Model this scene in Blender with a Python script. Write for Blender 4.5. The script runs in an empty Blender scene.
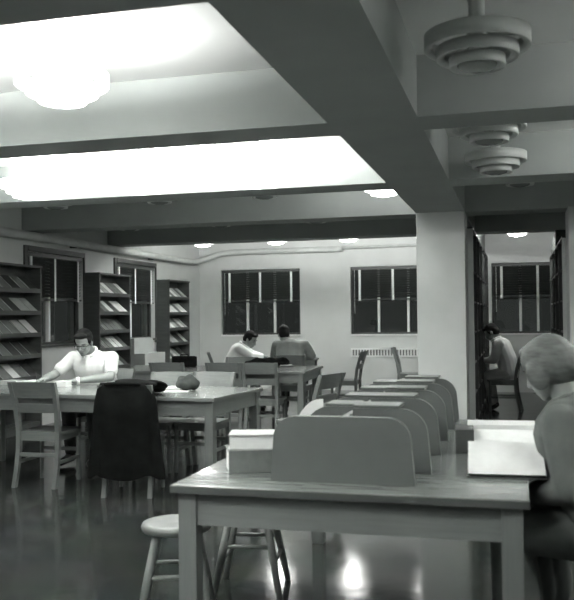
import bpy, bmesh, math, random
from mathutils import Vector, Matrix, Euler
R = math.radians
PI = math.pi
random.seed(11)
SC = bpy.context.scene
COL = SC.collection

# ------------------------------------------------------------------ camera
cam_d = bpy.data.cameras.new('camera')
cam = bpy.data.objects.new('camera', cam_d)
COL.objects.link(cam)
SC.camera = cam
cam_d.sensor_fit = 'HORIZONTAL'
cam_d.sensor_width = 36.0
cam_d.lens = 36.0 * 846 / 574
cam_d.clip_start = 0.05
EYE = 1.37
yaw, pit, roll = R(15.15), R(1.185), R(0.61)
fw = Vector((-math.sin(yaw) * math.cos(pit), math.cos(yaw) * math.cos(pit), math.sin(pit)))
r0 = Vector((math.cos(yaw), math.sin(yaw), 0))
u0 = r0.cross(fw)
rr = r0 * math.cos(roll) - u0 * math.sin(roll)
uu = u0 * math.cos(roll) + r0 * math.sin(roll)
cam.matrix_world = Matrix(((rr.x, uu.x, -fw.x, 0), (rr.y, uu.y, -fw.y, 0), (rr.z, uu.z, -fw.z, EYE), (0, 0, 0, 1)))
cam_d.dof.use_dof = True
cam_d.dof.focus_distance = 8.0
cam_d.dof.aperture_fstop = 5.0

# ------------------------------------------------------------------ world, exposure
w = bpy.data.worlds.new('night')
SC.world = w
w.use_nodes = True
w.node_tree.nodes['Background'].inputs[0].default_value = (0.5, 0.55, 0.52, 1)
w.node_tree.nodes['Background'].inputs[1].default_value = 0.02
SC.view_settings.view_transform = 'Standard'
SC.view_settings.look = 'None'
SC.view_settings.gamma = 1
SC.view_settings.exposure = 1.75
SC.view_settings.use_curve_mapping = False
LAMP_W = 26.0          # each lit ceiling lamp
RING_GLOW = 1.6        # the glowing rings of a lit lamp

# ------------------------------------------------------------------ materials
MATS = {}


def tint(v):
    k = min(1, max(0, v / 0.7))
    return (v * (0.90 + 0.08 * k), v, v * (0.95 + 0.035 * k), 1)


def mat(name, v, rough=0.6, var=0.0, scale=4.0, stretch=(1, 1, 1), spec=0.5, emit=0.0, v2=None, bump=0.0, coat=0.0):
    if name in MATS:
        return MATS[name]
    m = bpy.data.materials.new(name)
    m.use_nodes = True
    nt = m.node_tree
    b = nt.nodes['Principled BSDF']
    b.inputs['Base Color'].default_value = tint(v)
    b.inputs['Roughness'].default_value = rough
    b.inputs['Specular IOR Level'].default_value = spec
    b.inputs['Coat Weight'].default_value = coat
    if var or bump:
        tc = nt.nodes.new('ShaderNodeTexCoord')
        mp = nt.nodes.new('ShaderNodeMapping')
        mp.inputs['Scale'].default_value = stretch
        n = nt.nodes.new('ShaderNodeTexNoise')
        n.inputs['Scale'].default_value = scale
        n.inputs['Detail'].default_value = 5
        nt.links.new(tc.outputs['Object'], mp.inputs[0])
        nt.links.new(mp.outputs[0], n.inputs['Vector'])
        cr = nt.nodes.new('ShaderNodeValToRGB')
        cr.color_ramp.elements[0].position = 0.3
        cr.color_ramp.elements[1].position = 0.7
        lo, hi = (v * (1 - var), v * (1 + var)) if v2 is None else (v, v2)
        cr.color_ramp.elements[0].color = tint(lo)
        cr.color_ramp.elements[1].color = tint(hi)
        nt.links.new(n.outputs['Fac'], cr.inputs[0])
        if var:
            nt.links.new(cr.outputs[0], b.inputs['Base Color'])
        if bump:
            bp = nt.nodes.new('ShaderNodeBump')
            bp.inputs['Strength'].default_value = bump
            bp.inputs['Distance'].default_value = 0.01
            nt.links.new(n.outputs['Fac'], bp.inputs['Height'])
            nt.links.new(bp.outputs[0], b.inputs['Normal'])
    if emit:
        b.inputs['Emission Color'].default_value = (1, 1, 0.98, 1)
        b.inputs['Emission Strength'].default_value = emit
    MATS[name] = m
    return m


def floor_mat():
    m = bpy.data.materials.new('floor_tile')
    m.use_nodes = True
    nt = m.node_tree
    b = nt.nodes['Principled BSDF']
    tc = nt.nodes.new('ShaderNodeTexCoord')
    br = nt.nodes.new('ShaderNodeTexBrick')
    br.offset = 0
    br.inputs['Scale'].default_value = 1.0
    br.inputs['Brick Width'].default_value = 0.23
    br.inputs['Row Height'].default_value = 0.23
    br.inputs['Mortar Size'].default_value = 0.0015
    br.inputs['Color1'].default_value = tint(0.034)
    br.inputs['Color2'].default_value = tint(0.05)
    br.inputs['Mortar'].default_value = tint(0.022)
    n = nt.nodes.new('ShaderNodeTexNoise')
    n.inputs['Scale'].default_value = 3.5
    n.inputs['Detail'].default_value = 6
    mx = nt.nodes.new('ShaderNodeMix')
    mx.data_type = 'RGBA'
    mx.blend_type = 'MULTIPLY'
    mx.inputs['Factor'].default_value = 0.5
    nt.links.new(tc.outputs['Object'], br.inputs['Vector'])
    nt.links.new(tc.outputs['Object'], n.inputs['Vector'])
    nt.links.new(br.outputs['Color'], mx.inputs[6])
    nt.links.new(n.outputs['Color'], mx.inputs[7])
    nt.links.new(mx.outputs[2], b.inputs['Base Color'])
    rg = nt.nodes.new('ShaderNodeMapRange')
    rg.inputs['To Min'].default_value = 0.05
    rg.inputs['To Max'].default_value = 0.17
    nt.links.new(n.outputs['Fac'], rg.inputs['Value'])
    nt.links.new(rg.outputs[0], b.inputs['Roughness'])
    bp = nt.nodes.new('ShaderNodeBump')
    bp.inputs['Strength'].default_value = 0.2
    bp.inputs['Distance'].default_value = 0.006
    nt.links.new(n.outputs['Fac'], bp.inputs['Height'])
    nt.links.new(bp.outputs[0], b.inputs['Normal'])
    return m


def glass_mat():
    m = bpy.data.materials.new('window_glass')
    m.use_nodes = True
    b = m.node_tree.nodes['Principled BSDF']
    b.inputs['Base Color'].default_value = tint(0.6)
    b.inputs['Transmission Weight'].default_value = 1.0
    b.inputs['Roughness'].default_value = 0.02
    b.inputs['IOR'].default_value = 1.45
    return m


M_wall = mat('wall_paint', 0.56, 0.8, 0.05, 2.0, bump=0.05)
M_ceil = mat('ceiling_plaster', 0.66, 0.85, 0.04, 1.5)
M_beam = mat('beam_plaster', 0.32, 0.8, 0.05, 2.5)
M_column = mat('column_plaster', 0.46, 0.8, 0.07, 2.5)
M_floor = floor_mat()
M_glass = glass_mat()
M_white = mat('white_enamel', 0.75, 0.4)
M_tape = mat('blind_tape_cotton', 0.8, 0.8, 0.05, 20)
M_slat = mat('blind_slat_dark', 0.05, 0.45)
M_steel = mat('window_steel_dark', 0.06, 0.5)
M_fix = mat('fixture_grey_paint', 0.5, 0.45, 0.05, 3)
M_fix_lit = mat('fixture_lit_ring', 0.75, 0.5, emit=RING_GLOW)
M_bulb = mat('lamp_bulb_glowing', 0.8, 0.4, emit=30.0)
M_bulb_off = mat('lamp_bulb_silvered', 0.25, 0.2)
M_oak = mat('oak_furniture', 0.15, 0.42, 0.10, 5, (1.2, 14, 14), coat=0.1)
M_edge = mat('table_edge_dark', 0.07, 0.4)
M_oak_z = mat('oak_furniture_upright', 0.14, 0.42, 0.08, 5, (14, 14, 1.2), coat=0.1)
M_top = mat('table_top_varnish', 0.20, 0.22, 0.12, 4, (1.2, 14, 2), coat=0.2)
M_carrel = mat('carrel_board', 0.115, 0.45, 0.07, 6, (1, 1, 1))
M_stool = mat('stool_wood', 0.16, 0.4, 0.15, 6, (1, 1, 1))
M_rack = mat('rack_dark_wood', 0.06, 0.5, 0.2, 4, (1, 1, 8))
M_stack = mat('stack_dark_steel', 0.035, 0.5, 0.15, 3)
M_paper = mat('paper_white', 0.78, 0.7, 0.03, 30)
M_pages = mat('page_edges', 0.55, 0.8, 0.12, 60, (1, 1, 12))
M_cloth_dk = mat('book_cloth_dark', 0.05, 0.6, 0.15, 30)
M_cloth_md = mat('book_cloth_grey', 0.17, 0.6, 0.12, 30)
M_cloth_lt = mat('book_cloth_pale', 0.42, 0.6, 0.1, 30)
M_black = mat('black_wool', 0.007, 0.95, 0.35, 12, spec=0.08, bump=0.2)
M_shirt = mat('white_shirt_cotton', 0.74, 0.85, 0.04, 10, bump=0.1)
M_shirt2 = mat('grey_shirt_cotton', 0.30, 0.85, 0.08, 10, bump=0.1)
M_skin = mat('skin', 0.24, 0.55, 0.06, 12)
M_hair = mat('dark_hair', 0.008, 0.7, 0.3, 25, (1, 1, 4), spec=0.2, bump=0.4)
M_hair2 = mat('brown_hair', 0.10, 0.6, 0.25, 18, (1, 1, 4), bump=0.3)
M_trouser = mat('dark_trousers', 0.05, 0.85, 0.1, 10)
M_trouser2 = mat('pale_trousers', 0.45, 0.85, 0.08, 10)
M_coat = mat('grey_wool_coat', 0.112, 0.95, 0.14, 9, spec=0.1, bump=0.15)
M_shoe = mat('shoe_leather', 0.02, 0.35)
M_frame = mat('spectacle_frame', 0.02, 0.3)
M_pipe = mat('pipe_lagging', 0.5, 0.7, 0.08, 6)
M_stone = mat('pale_painted_wood', 0.40, 0.6, 0.06, 3)
M_felt = mat('grey_felt', 0.045, 0.95, 0.2, 12, spec=0.1, bump=0.2)


# ------------------------------------------------------------------ helpers
class MB:
    def __init__(self):
        self.bm = bmesh.new()

    def box(self, c, s, rot=None, bev=0.0):
        r = bmesh.ops.create_cube(self.bm, size=1.0)
        vs = r['verts']
        M = Matrix.Diagonal((s[0], s[1], s[2], 1))
        bmesh.ops.transform(self.bm, matrix=M, verts=vs)
        if bev:
            es = list({e for v in vs for e in v.link_edges})
            b = bmesh.ops.bevel(self.bm, geom=es, offset=bev, segments=2, affect='EDGES', profile=0.7)
            vs = list({v for f in b['faces'] for v in f.verts} | {v for v in vs if v.is_valid})
        T = Matrix.Translation(c)
        if rot is not None:
            T = T @ (rot if isinstance(rot, Matrix) else Euler(rot).to_matrix().to_4x4())
        bmesh.ops.transform(self.bm, matrix=T, verts=vs)
        return self

    def span(self, x0, x1, y0, y1, z0, z1, bev=0.0):
        return self.box(((x0 + x1) / 2, (y0 + y1) / 2, (z0 + z1) / 2), (abs(x1 - x0), abs(y1 - y0), abs(z1 - z0)), None, bev)

    def rings(self, rings, close=True, cap=True):
        vr = [[self.bm.verts.new(p) for p in ring] for ring in rings]
        n = len(vr[0])
        for a, b in zip(vr[:-1], vr[1:]):
            for i in range(n if close else n - 1):
                j = (i + 1) % n
                try:
                    self.bm.faces.new((a[i], a[j], b[j], b[i]))
                except ValueError:
                    pass
        if cap and close:
            self.bm.faces.new(list(reversed(vr[0])))
            self.bm.faces.new(vr[-1])
        return self

    def tube(self, pts, rad, seg=10, cap=True, flat=(1, 1)):
        pts = [Vector(p) for p in pts]
        if not isinstance(rad, (list, tuple)):
            rad = [rad] * len(pts)
        rs = []
        t0 = (pts[1] - pts[0]).normalized()
        ref = Vector((0, 0, 1)) if abs(t0.z) < 0.9 else Vector((0, 1, 0))
        for i, p in enumerate(pts):
            a = pts[max(0, i - 1)]
            b = pts[min(len(pts) - 1, i + 1)]
            t = (b - a).normalized()
            s = t.cross(ref)
            s.normalize()
            u = s.cross(t)
            rs.append([p + (s * math.cos(k * 2 * PI / seg) * flat[0] + u * math.sin(k * 2 * PI / seg) * flat[1]) * rad[i] for k in range(seg)])
        return self.rings(rs, True, cap)

    def lathe(self, prof, c=(0, 0, 0), seg=32):
        rs = [[(c[0] + r * math.cos(k * 2 * PI / seg), c[1] + r * math.sin(k * 2 * PI / seg), c[2] + z) for k in range(seg)] for r, z in prof]
        return self.rings(rs, True, False)

    def prism(self, poly, axis, a, b):
        # poly: list of 2D points in the plane normal to axis ('x': (y,z), 'y': (x,z), 'z': (x,y))
        def P(p, t):
            return {'x': (t, p[0], p[1]), 'y': (p[0], t, p[1]), 'z': (p[0], p[1], t)}[axis]
        return self.rings([[P(p, a) for p in poly], [P(p, b) for p in poly]])

    def ell(self, c, rad, rot=None, seg=20):
        r = bmesh.ops.create_uvsphere(self.bm, u_segments=seg, v_segments=max(8, seg * 2 // 3), radius=1.0)
        T = Matrix.Translation(c)
        if rot is not None:
            T = T @ (rot if isinstance(rot, Matrix) else Euler(rot).to_matrix().to_4x4())
        T = T @ Matrix.Diagonal((rad[0], rad[1], rad[2], 1))
        bmesh.ops.transform(self.bm, matrix=T, verts=r['verts'])
        return self

    def limb(self, pts, seg=12):
        # chain of (point, radius) with a ball at every joint; made for remeshing
        for (p, r) in pts:
            self.ell(p, (r, r, r), seg=12)
        for (p, r), (q, s) in zip(pts[:-1], pts[1:]):
            if (Vector(p) - Vector(q)).length > 1e-4:
                self.tube([p, q], [r, s], seg)
        return self

    def xf(self, M):
        bmesh.ops.transform(self.bm, matrix=M, verts=self.bm.verts)
        return self

    def build(self, name, m, parent=None, smooth=False):
        bmesh.ops.recalc_face_normals(self.bm, faces=self.bm.faces)
        me = bpy.data.meshes.new(name)
        self.bm.to_mesh(me)
        self.bm.free()
        if smooth:
            for p in me.polygons:
                p.use_smooth = True
        me.materials.append(m)
        o = bpy.data.objects.new(name, me)
        COL.objects.link(o)
        if parent:
            o.parent = parent
        return o

    def remeshed(self, name, m, voxel, parent=None, smooth_it=4):
        o = self.build(name, m)
        md = o.modifiers.new('r', 'REMESH')
        md.mode = 'VOXEL'
        md.voxel_size = voxel
        sm = o.modifiers.new('s', 'SMOOTH')
        sm.iterations = smooth_it
        sm.factor = 0.5
        dg = bpy.context.evaluated_depsgraph_get()
        me = bpy.data.meshes.new_from_object(o.evaluated_get(dg))
        me.name = name
        o.modifiers.clear()
        old = o.data
        o.data = me
        bpy.data.meshes.remove(old)
        me.materials.clear()
        me.materials.append(m)
        for p in me.polygons:
            p.use_smooth = True
        if parent:
            o.parent = parent
        return o


def tag(o, label, cat, group=None, kind=None):
    o['label'] = label
    o['category'] = cat
    if group:
        o['group'] = group
    if kind:
        o['kind'] = kind
    return o


def thing(name, label, cat, loc=(0, 0, 0), rz=0.0, group=None):
    o = bpy.data.objects.new(name, None)
    o.empty_display_size = 0.1
    COL.objects.link(o)
    o.location = loc
    o.rotation_euler = (0, 0, rz)
    return tag(o, label, cat, group)


def struct(name, mb, m, label=None, cat=None):
    o = mb.build(name, m)
    o['kind'] = 'structure'
    if label:
        o['label'] = label
        o['category'] = cat
    return o


def copy_tree(o, parent=None):
    c = o.copy()
    COL.objects.link(c)
    c.parent = parent
    for ch in list(o.children):
        copy_tree(ch, c)
    return c


def dup(o, loc, rz, label, group=None):
    c = copy_tree(o)
    c.location = loc
    c.rotation_euler = (0, 0, rz)
    c['label'] = label
    if group:
        c['group'] = group
    return c


ORD = ['leftmost', 'second from left', 'third from left', 'fourth from left', 'fifth from left', 'sixth from left', 'seventh from left']

# ------------------------------------------------------------------ room shell
XL, XR, YB, YF, ZC = -6.0, 4.0, 15.6, -4.0, 2.85
T = 0.25
struct('floor', MB().span(XL - T, XR + T, YF - T, YB + T, -0.1, 0), M_floor, 'dark polished tile floor of the reading room', 'floor')
struct('ceiling', MB().span(XL - T, XR + T, YF - T, YB + T, ZC, ZC + 0.1), M_ceil, 'pale plaster ceiling between the beams', 'ceiling')

BW = [(-5.555, -3.965), (-2.99, -1.40), (-0.42, 1.17)]
BZ = (1.045, 2.305)
LW = [(9.50, 10.95), (11.98, 13.455)]
LZ = (1.04, 2.255)


def wall_with_holes(lo, hi, holes, zr, put):
    m = MB()
    edges = [lo]
    for a, b in holes:
        edges += [a, b]
    edges.append(hi)
    for i in range(0, len(edges), 2):
        put(m, edges[i], edges[i + 1], 0, ZC)
    for a, b in holes:
        put(m, a, b, 0, zr[0])
        put(m, a, b, zr[1], ZC)
    return m


struct('wall_back', wall_with_holes(XL - T, XR + T, BW, BZ, lambda m, a, b, z0, z1: m.span(a, b, YB, YB + T, z0, z1)), M_wall, 'pale back wall with three night windows', 'wall')
struct('wall_left', wall_with_holes(YF, YB, LW, LZ, lambda m, a, b, z0, z1: m.span(XL - T, XL, a, b, z0, z1)), M_wall, 'left wall behind the magazine racks', 'wall')
struct('wall_right', MB().span(XR, XR + T, YF, YB, 0, ZC), M_wall)
struct('wall_front', MB().span(XL - T, XR + T, YF - T, YF, 0, ZC), M_wall)
struct('baseboard_back', MB().span(XL, XR, YB - 0.018, YB, 0, 0.1), M_wall)
struct('baseboard_left', MB().span(XL, XL + 0.018, YF, YB - 0.02, 0, 0.1), M_wall)

# beams: two long girders on columns, and the cross beams between them
GX = [(-1.045, -0.524), (0.54, 1.06)]
GL = ['broad dark girder running away to the pale square column']
for (a, b), l in zip(GX[:1], GL):
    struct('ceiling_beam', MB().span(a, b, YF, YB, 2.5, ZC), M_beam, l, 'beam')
spans = [(XL, GX[0][0]), (GX[0][1], XR)]
cross = [(-2.11, -1.73), (0.19, 0.57), (2.46, 2.825), (4.80, 5.16), (7.10, 7.50), (9.40, 9.79), (11.72, 12.10)]
cn = ['behind the camera', 'over the camera', 'nearest to the camera in view', 'second in view', 'third in view', 'at the columns', 'closest to the back wall']
bay = ['left reading bay', 'aisle bay']
for (y0, y1), nm in zip(cross, cn):
    for (a, b), bn in zip(spans, bay):
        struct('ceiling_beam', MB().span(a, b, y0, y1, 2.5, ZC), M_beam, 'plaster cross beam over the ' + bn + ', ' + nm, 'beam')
struct('column', MB().span(GX[0][0], GX[0][1], 9.30, 9.82, 0, 2.5, 0.008), M_column, 'pale square plaster column under the broad girder', 'column')
struct('column', MB().span(GX[1][0], GX[1][1], 9.30, 9.82, 0, 2.5, 0.008), M_column, 'square plaster column cut by the picture edge', 'column')


# ------------------------------------------------------------------ windows
def window(name, loc, rz, wd, z0, z1, label, mull):
    t = thing(name, label, 'window', (loc[0], loc[1], 0), rz)
    t['kind'] = 'structure'
    h = z1 - z0
    f = MB()
    d0, d1 = -0.13, -0.07
    k = 0.035
    f.span(-wd / 2, -wd / 2 + k, d0, d1, z0, z1).span(wd / 2 - k, wd / 2, d0, d1, z0, z1)
    f.span(-wd / 2, wd / 2, d0, d1, z0, z0 + k).span(-wd / 2, wd / 2, d0, d1, z1 - k, z1)
    f.span(-wd / 2 + k, wd / 2 - k, d0 + 0.005, d1 - 0.005, (z0 + z1) / 2 - 0.02, (z0 + z1) / 2 + 0.02)
    f.build('window_frame', M_steel, t)
    for x in mull:
        MB().span(x - 0.022, x + 0.022, d0 + 0.01, d1 + 0.012, z0 + k, z1 - k).build('mullion', M_white, t)
    xs = [-wd / 2 + k] + list(mull) + [wd / 2 - k]
    for a, b in zip(xs[:-1], xs[1:]):
        MB().span(a, b, -0.105, -0.099, z0 + k, z1 - k).build('pane', M_glass, t)
    MB().span(-wd / 2 - 0.0, wd / 2 + 0.0, -0.2, 0.03, z0 - 0.03, z0, 0.004).build('window_sill', M_white if mull and len(mull) > 1 else M_rack, t)
    return t


def blind(loc, rz, wd, z1, zb, label, tapes, angle=48):
    t = thing('venetian_blind', label, 'blind', (loc[0], loc[1], 0), rz, 'venetian blinds half lowered in the windows')
    MB().span(-wd / 2 + 0.01, wd / 2 - 0.01, -0.06, 0.0, z1 - 0.06, z1 - 0.005).build('head_rail', M_slat, t)
    s = MB()
    z = z1 - 0.085
    while z > zb + 0.03:
        s.box((0, -0.03, z), (wd - 0.05, 0.048, 0.003), (R(angle), 0, 0))
        z -= 0.043
    s.build('slats', M_slat, t)
    MB().span(-wd / 2 + 0.02, wd / 2 - 0.02, -0.055, -0.005, zb, zb + 0.02).build('bottom_rail', M_slat, t)
    for x in tapes:
        MB().span(x - 0.022, x + 0.022, -0.0035, -0.001, zb - 0.012, z1 - 0.06).build('tape', M_tape, t)
    c = MB()
    c.tube([(wd / 2 - 0.07, 0.004, z1 - 0.06), (wd / 2 - 0.07, 0.006, zb - 0.25)], 0.004, 6)
    c.build('cord', M_tape, t)
    return t


blab = ['white-taped dark blind in the back wall window above the two readers',
        'white-taped dark blind in the back wall window beside the column',
        'white-taped dark blind in the window at the end of the book aisle']
wlab = ['wide dark window in the back wall above the two readers', 'wide dark window in the back wall beside the column', 'dark window at the end of the book aisle']
for i, (a, b) in enumerate(BW):
    window('window_%d' % (i + 1), ((a + b) / 2, YB), PI, b - a, BZ[0], BZ[1], wlab[i], (-0.275, 0.275) if i < 2 else (-0.3, 0.0, 0.3))
    blind(((a + b) / 2, YB), PI, b - a - 0.02, BZ[1], 1.68, blab[i], (-0.62, 0.0, 0.62))
blab = ['dark blind with pale tapes in the left wall window behind the nearest magazine rack', 'dark blind with pale tapes in the left wall window between the two farther magazine racks']
wlab = ['tall dark window in the left wall behind the nearest magazine rack', 'tall dark window in the left wall between the two farther magazine racks']
for i, (a, b) in enumerate(LW):
    window('window_%d' % (i + 4), (XL, (a + b) / 2), -PI / 2, b - a, LZ[0], LZ[1], wlab[i], (0.08,))
    blind((XL, (a + b) / 2), -PI / 2, b - a - 0.02, LZ[1], 1.63, blab[i], (-0.60, 0.02, 0.60))
    k = 0.07
    fr = MB()
    fr.span(XL, XL + 0.03, a - k, a, LZ[0] - k, LZ[1] + k, 0.006).span(XL, XL + 0.03, b, b + k - 0.045, LZ[0] - k, LZ[1] + k, 0.006)
    fr.span(XL, XL + 0.035, a, b, LZ[1], LZ[1] + k, 0.006)
    struct('trim_%d' % (i + 1), fr, M_rack)

# pipe round the top of the walls
p = MB()
p.tube([(-5.88, 3.0, 2.43), (-5.88, 14.6, 2.43), (-5.87, 15.1, 2.45), (-5.78, 15.38, 2.52), (-5.5, 15.49, 2.62), (-5.2, 15.5, 2.64), (-3.2, 15.5, 2.64), (-3.12, 15.5, 2.645)], 0.055, 14)
pt = thing('heating_pipe', 'thick lagged pipe running along the top of the left and back walls', 'pipe')
p.build('lagged_run', M_pipe, pt, True)
MB().tube([(-3.12, 15.5, 2.66), (-1.9, 15.52, 2.67), (-1.0, 15.52, 2.67)], 0.028, 10).build('thin_run', M_pipe, pt, True)
for y in (5.9, 8.2, 10.6, 13.2):
    MB().span(-6.0, -5.9, y - 0.015, y + 0.015, 2.37, 2.40).build('bracket', M_rack, pt)
for x in (-4.6, -2.2):
    MB().span(x - 0.012, x + 0.012, 15.5, 15.6, 2.66, 2.68).build('bracket', M_rack, pt)


# ------------------------------------------------------------------ ceiling lights: stem with stepped rings
def fixture(lit, label, loc, dz=0.0, lz=2.66):
    t = thing('ceiling_light', label, 'ceiling light', (loc[0], loc[1], 0), 0, None)
    rm = M_fix_lit if lit else M_fix
    MB().lathe([(0.0, ZC), (0.075, ZC), (0.07, ZC - 0.03), (0.05, ZC - 0.05), (0.037, ZC - 0.08), (0.034, 2.66 + dz), (0.045, 2.63 + dz), (0.045, 2.60 + dz), (0.0, 2.60 + dz)], seg=24).build('stem', M_fix, t, True)
    th = 0.006
    for r, z0, z1 in ((0.235, 2.560, 2.632), (0.182, 2.515, 2.572), (0.124, 2.476, 2.526)):
        MB().lathe([(r - 0.012, z1), (r, z1 - 0.004), (r, z0 + 0.004), (r - 0.004, z0), (r - 0.035, z0 + 0.012), (r - 0.035, z0 + 0.018), (r - th, z0 + 0.012), (r - th, z1 - 0.006), (r - 0.012, z1)], seg=40, c=(0, 0, dz)).build('ring', rm, t, True)
    b = MB()
    for a in (0, 2 * PI / 3, 4 * PI / 3):
        b.tube([(0.03 * math.cos(a), 0.03 * math.sin(a), 2.63), (0.225 * math.cos(a), 0.225 * math.sin(a), 2.60)], 0.005, 6)
        b.tube([(0.03 * math.cos(a), 0.03 * math.sin(a), 2.60), (0.115 * math.cos(a), 0.115 * math.sin(a), 2.49)], 0.004, 6)
    b.xf(Matrix.Translation((0, 0, dz))).build('ring_bracket', M_fix, t)
    MB().lathe([(0.0, 2.462), (0.05, 2.465), (0.082, 2.475), (0.088, 2.487), (0.08, 2.50), (0.045, 2.53), (0.03, 2.552), (0.0, 2.555)], seg=24, c=(0, 0, dz)).build('bulb', M_bulb if lit else M_bulb_off, t, True)
    if lit:
        ld = bpy.data.lights.new('lamp_light', 'POINT')
        ld.energy = LAMP_W * lit
        ld.color = (1.0, 1.0, 0.975)
        ld.shadow_soft_size = 0.03
        lo = bpy.data.objects.new('lamp_light', ld)
        COL.objects.link(lo)
        lo.parent = t
        lo.location = (0.055, 0, lz + dz)
    return t


FX = [
    (-2.22, 3.85, 1, 'big glowing stepped-ring ceiling light nearest the camera'),
    (-3.32, 3.85, 1, 'glowing ceiling light left of the picture in the nearest bay'),
    (-2.26, 5.55, 0.9, 'glowing ceiling light just behind the second cross beam'),
    (-3.36, 5.55, 0.9, 'glowing ceiling light at the picture edge behind the second cross beam'),
    (-2.13, 6.75, 0.9, 'glowing ceiling light before the third cross beam, nearer the girder'),
    (-3.25, 6.75, 0.9, 'glowing ceiling light before the third cross beam, middle one'),
    (-4.25, 6.75, 0.6, 'glowing ceiling light before the third cross beam, nearer the left wall'),
    (-1.18, 7.87, 1, 'bright glowing ceiling light tucked against the girder before the column'),
    (-2.35, 7.87, 0, 'unlit ceiling light behind the third cross beam, nearest the bright one'),
    (-3.45, 7.87, 0, 'unlit ceiling light behind the third cross beam, middle of three'),
    (-4.62, 7.87, 0, 'unlit ceiling light behind the third cross beam, nearest the left wall'),
    (-2.36, 10.12, 0, 'unlit ceiling light under the dark far beam, nearest the column'),
    (-3.60, 10.12, 0, 'unlit ceiling light under the dark far beam, middle of three'),
    (-4.86, 10.12, 0, 'unlit ceiling light under the dark far beam, nearest the left wall'),
    (-4.75, 12.5, 1.35, 'small glowing ceiling light by the back wall, nearest the left corner'),
    (-3.55, 12.5, 1.35, 'small glowing ceiling light by the back wall, above the two readers'),
    (-2.42, 12.5, 1.35, 'small glowing ceiling light by the back wall, next to the column'),
    (-1.28, 12.5, 1.35, 'small glowing ceiling light hidden behind the column'),
    (0.03, 12.5, 1.35, 'small glowing ceiling light at the end of the book aisle'),
    (-0.15, 3.85, 0, 'large unlit stepped-ring ceiling light nearest the camera in the aisle bay'),
    (-0.15, 5.55, 0, 'unlit ceiling light half hidden behind the aisle cross beam'),
    (-0.135, 6.75, 0, 'unlit stepped-ring ceiling light hanging whole below the aisle cross beam'),
    (0.05, 7.87, 0, 'unlit ceiling light farthest down the aisle, only its lower rim showing'),
    (-2.2, 1.5, 2.2, 'unseen ceiling light added for the foreground, above and behind the camera'),  # this and the next three lamps are added to light the foreground tables
    (-1.3, 0.9, 2.2, 'unseen ceiling light added for the foreground, close above the camera'),
    (-2.2, -0.6, 1.5, 'unseen ceiling light added for the foreground, well behind the camera'),
    (1.7, 1.5, 2.2, 'unseen ceiling light added for the foreground, behind the camera to its right'),
    (1.6, 3.85, 1.5, 'glowing ceiling light right of the aisle bay, nearest the camera'),
    (1.6, 5.55, 1.2, 'glowing ceiling light right of the aisle bay, second one'),
    (1.6, 6.75, 1, 'glowing ceiling light right of the aisle bay, third one'),
]
protos = {}
for x, y, lit, lab in FX:
    dz = (0.03 if lit else 0.06) if 7.6 < y < 11 else 0.03 if y > 11 else 0.0
    lz = 2.605 if (y < 4 and x < -1.5) else 2.66
    if (lit, dz, lz) in protos:
        f = dup(protos[lit, dz, lz], (x, y, 0), 0, lab)
        for c in f.children:
            if c.type == 'LIGHT':
                c.name = 'lamp_light'
    else:
        protos[lit, dz, lz] = fixture(lit, lab, (x, y), dz, lz)


# ------------------------------------------------------------------ tables
def table(label, loc, rz, L, Wd, h=0.76, ap=0.115, leg=0.07, thick=0.03, inset=0.02, band=False):
    # local: length along x, width along y, origin at floor centre
    t = thing('reading_table', label, 'table', loc, rz)
    MB().span(-L / 2, L / 2, -Wd / 2, Wd / 2, h - thick, h, 0.004).build('tabletop', M_top, t)
    e = MB()
    for s in (-1, 1):
        e.span(-L / 2 - 0.002, L / 2 + 0.002, s * (Wd / 2 + 0.001) - 0.002, s * (Wd / 2 + 0.001) + 0.002, h - thick + 0.001, h - 0.004)
        e.span(s * (L / 2 + 0.001) - 0.002, s * (L / 2 + 0.001) + 0.002, -Wd / 2, Wd / 2, h - thick + 0.001, h - 0.004)
    e.build('edge_band', M_edge if band else M_oak, t)
    zt = h - thick
    lx, ly = L / 2 - inset - leg / 2, Wd / 2 - inset - leg / 2
    a = MB()
    for s in (-1, 1):
        a.span(-lx + leg / 2, lx - leg / 2, s * (ly + 0.012) - 0.011, s * (ly + 0.012) + 0.011, zt - ap, zt)
        a.span(s * (lx + 0.012) - 0.011, s * (lx + 0.012) + 0.011, -ly + leg / 2, ly - leg / 2, zt - ap, zt)
    a.build('apron', M_oak, t)
    for sx in (-1, 1):
        for sy in (-1, 1):
            MB().span(sx * lx - leg / 2, sx * lx + leg / 2, sy * ly - leg / 2, sy * ly + leg / 2, 0, zt, 0.004).build('leg', M_oak_z, t)
    return t


# carrel table in the foreground (its end faces the camera)
CT = (-0.602, 4.0)
ctab = table('large foreground reading table carrying rounded carrel dividers', (CT[0], CT[1], 0), 0, 1.266, 2.2, ap=0.12, band=True)
ctab['category'] = 'table'


def round_panel(x0, x1, z0, z1, rl, rr_, seg=8, flare=0.012):
    pts = [(x0 - (flare if rl else 0), z0), (x1 + (flare if rr_ else 0), z0)]
    if rr_:
        pts += [(x1 - rr_ + rr_ * math.cos(a), z1 - rr_ + rr_ * math.sin(a)) for a in [i * PI / 2 / seg for i in range(seg + 1)]]
    else:
        pts.append((x1, z1))
    if rl:
        pts += [(x0 + rl - rl * math.sin(a), z1 - rl + rl * math.cos(a)) for a in [i * PI / 2 / seg for i in range(seg + 1)]]
    else:
        pts.append((x0, z1))
    return pts


def lx(x):
    return x - CT[0]


def ly(y):
    return y - CT[1]


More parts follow.
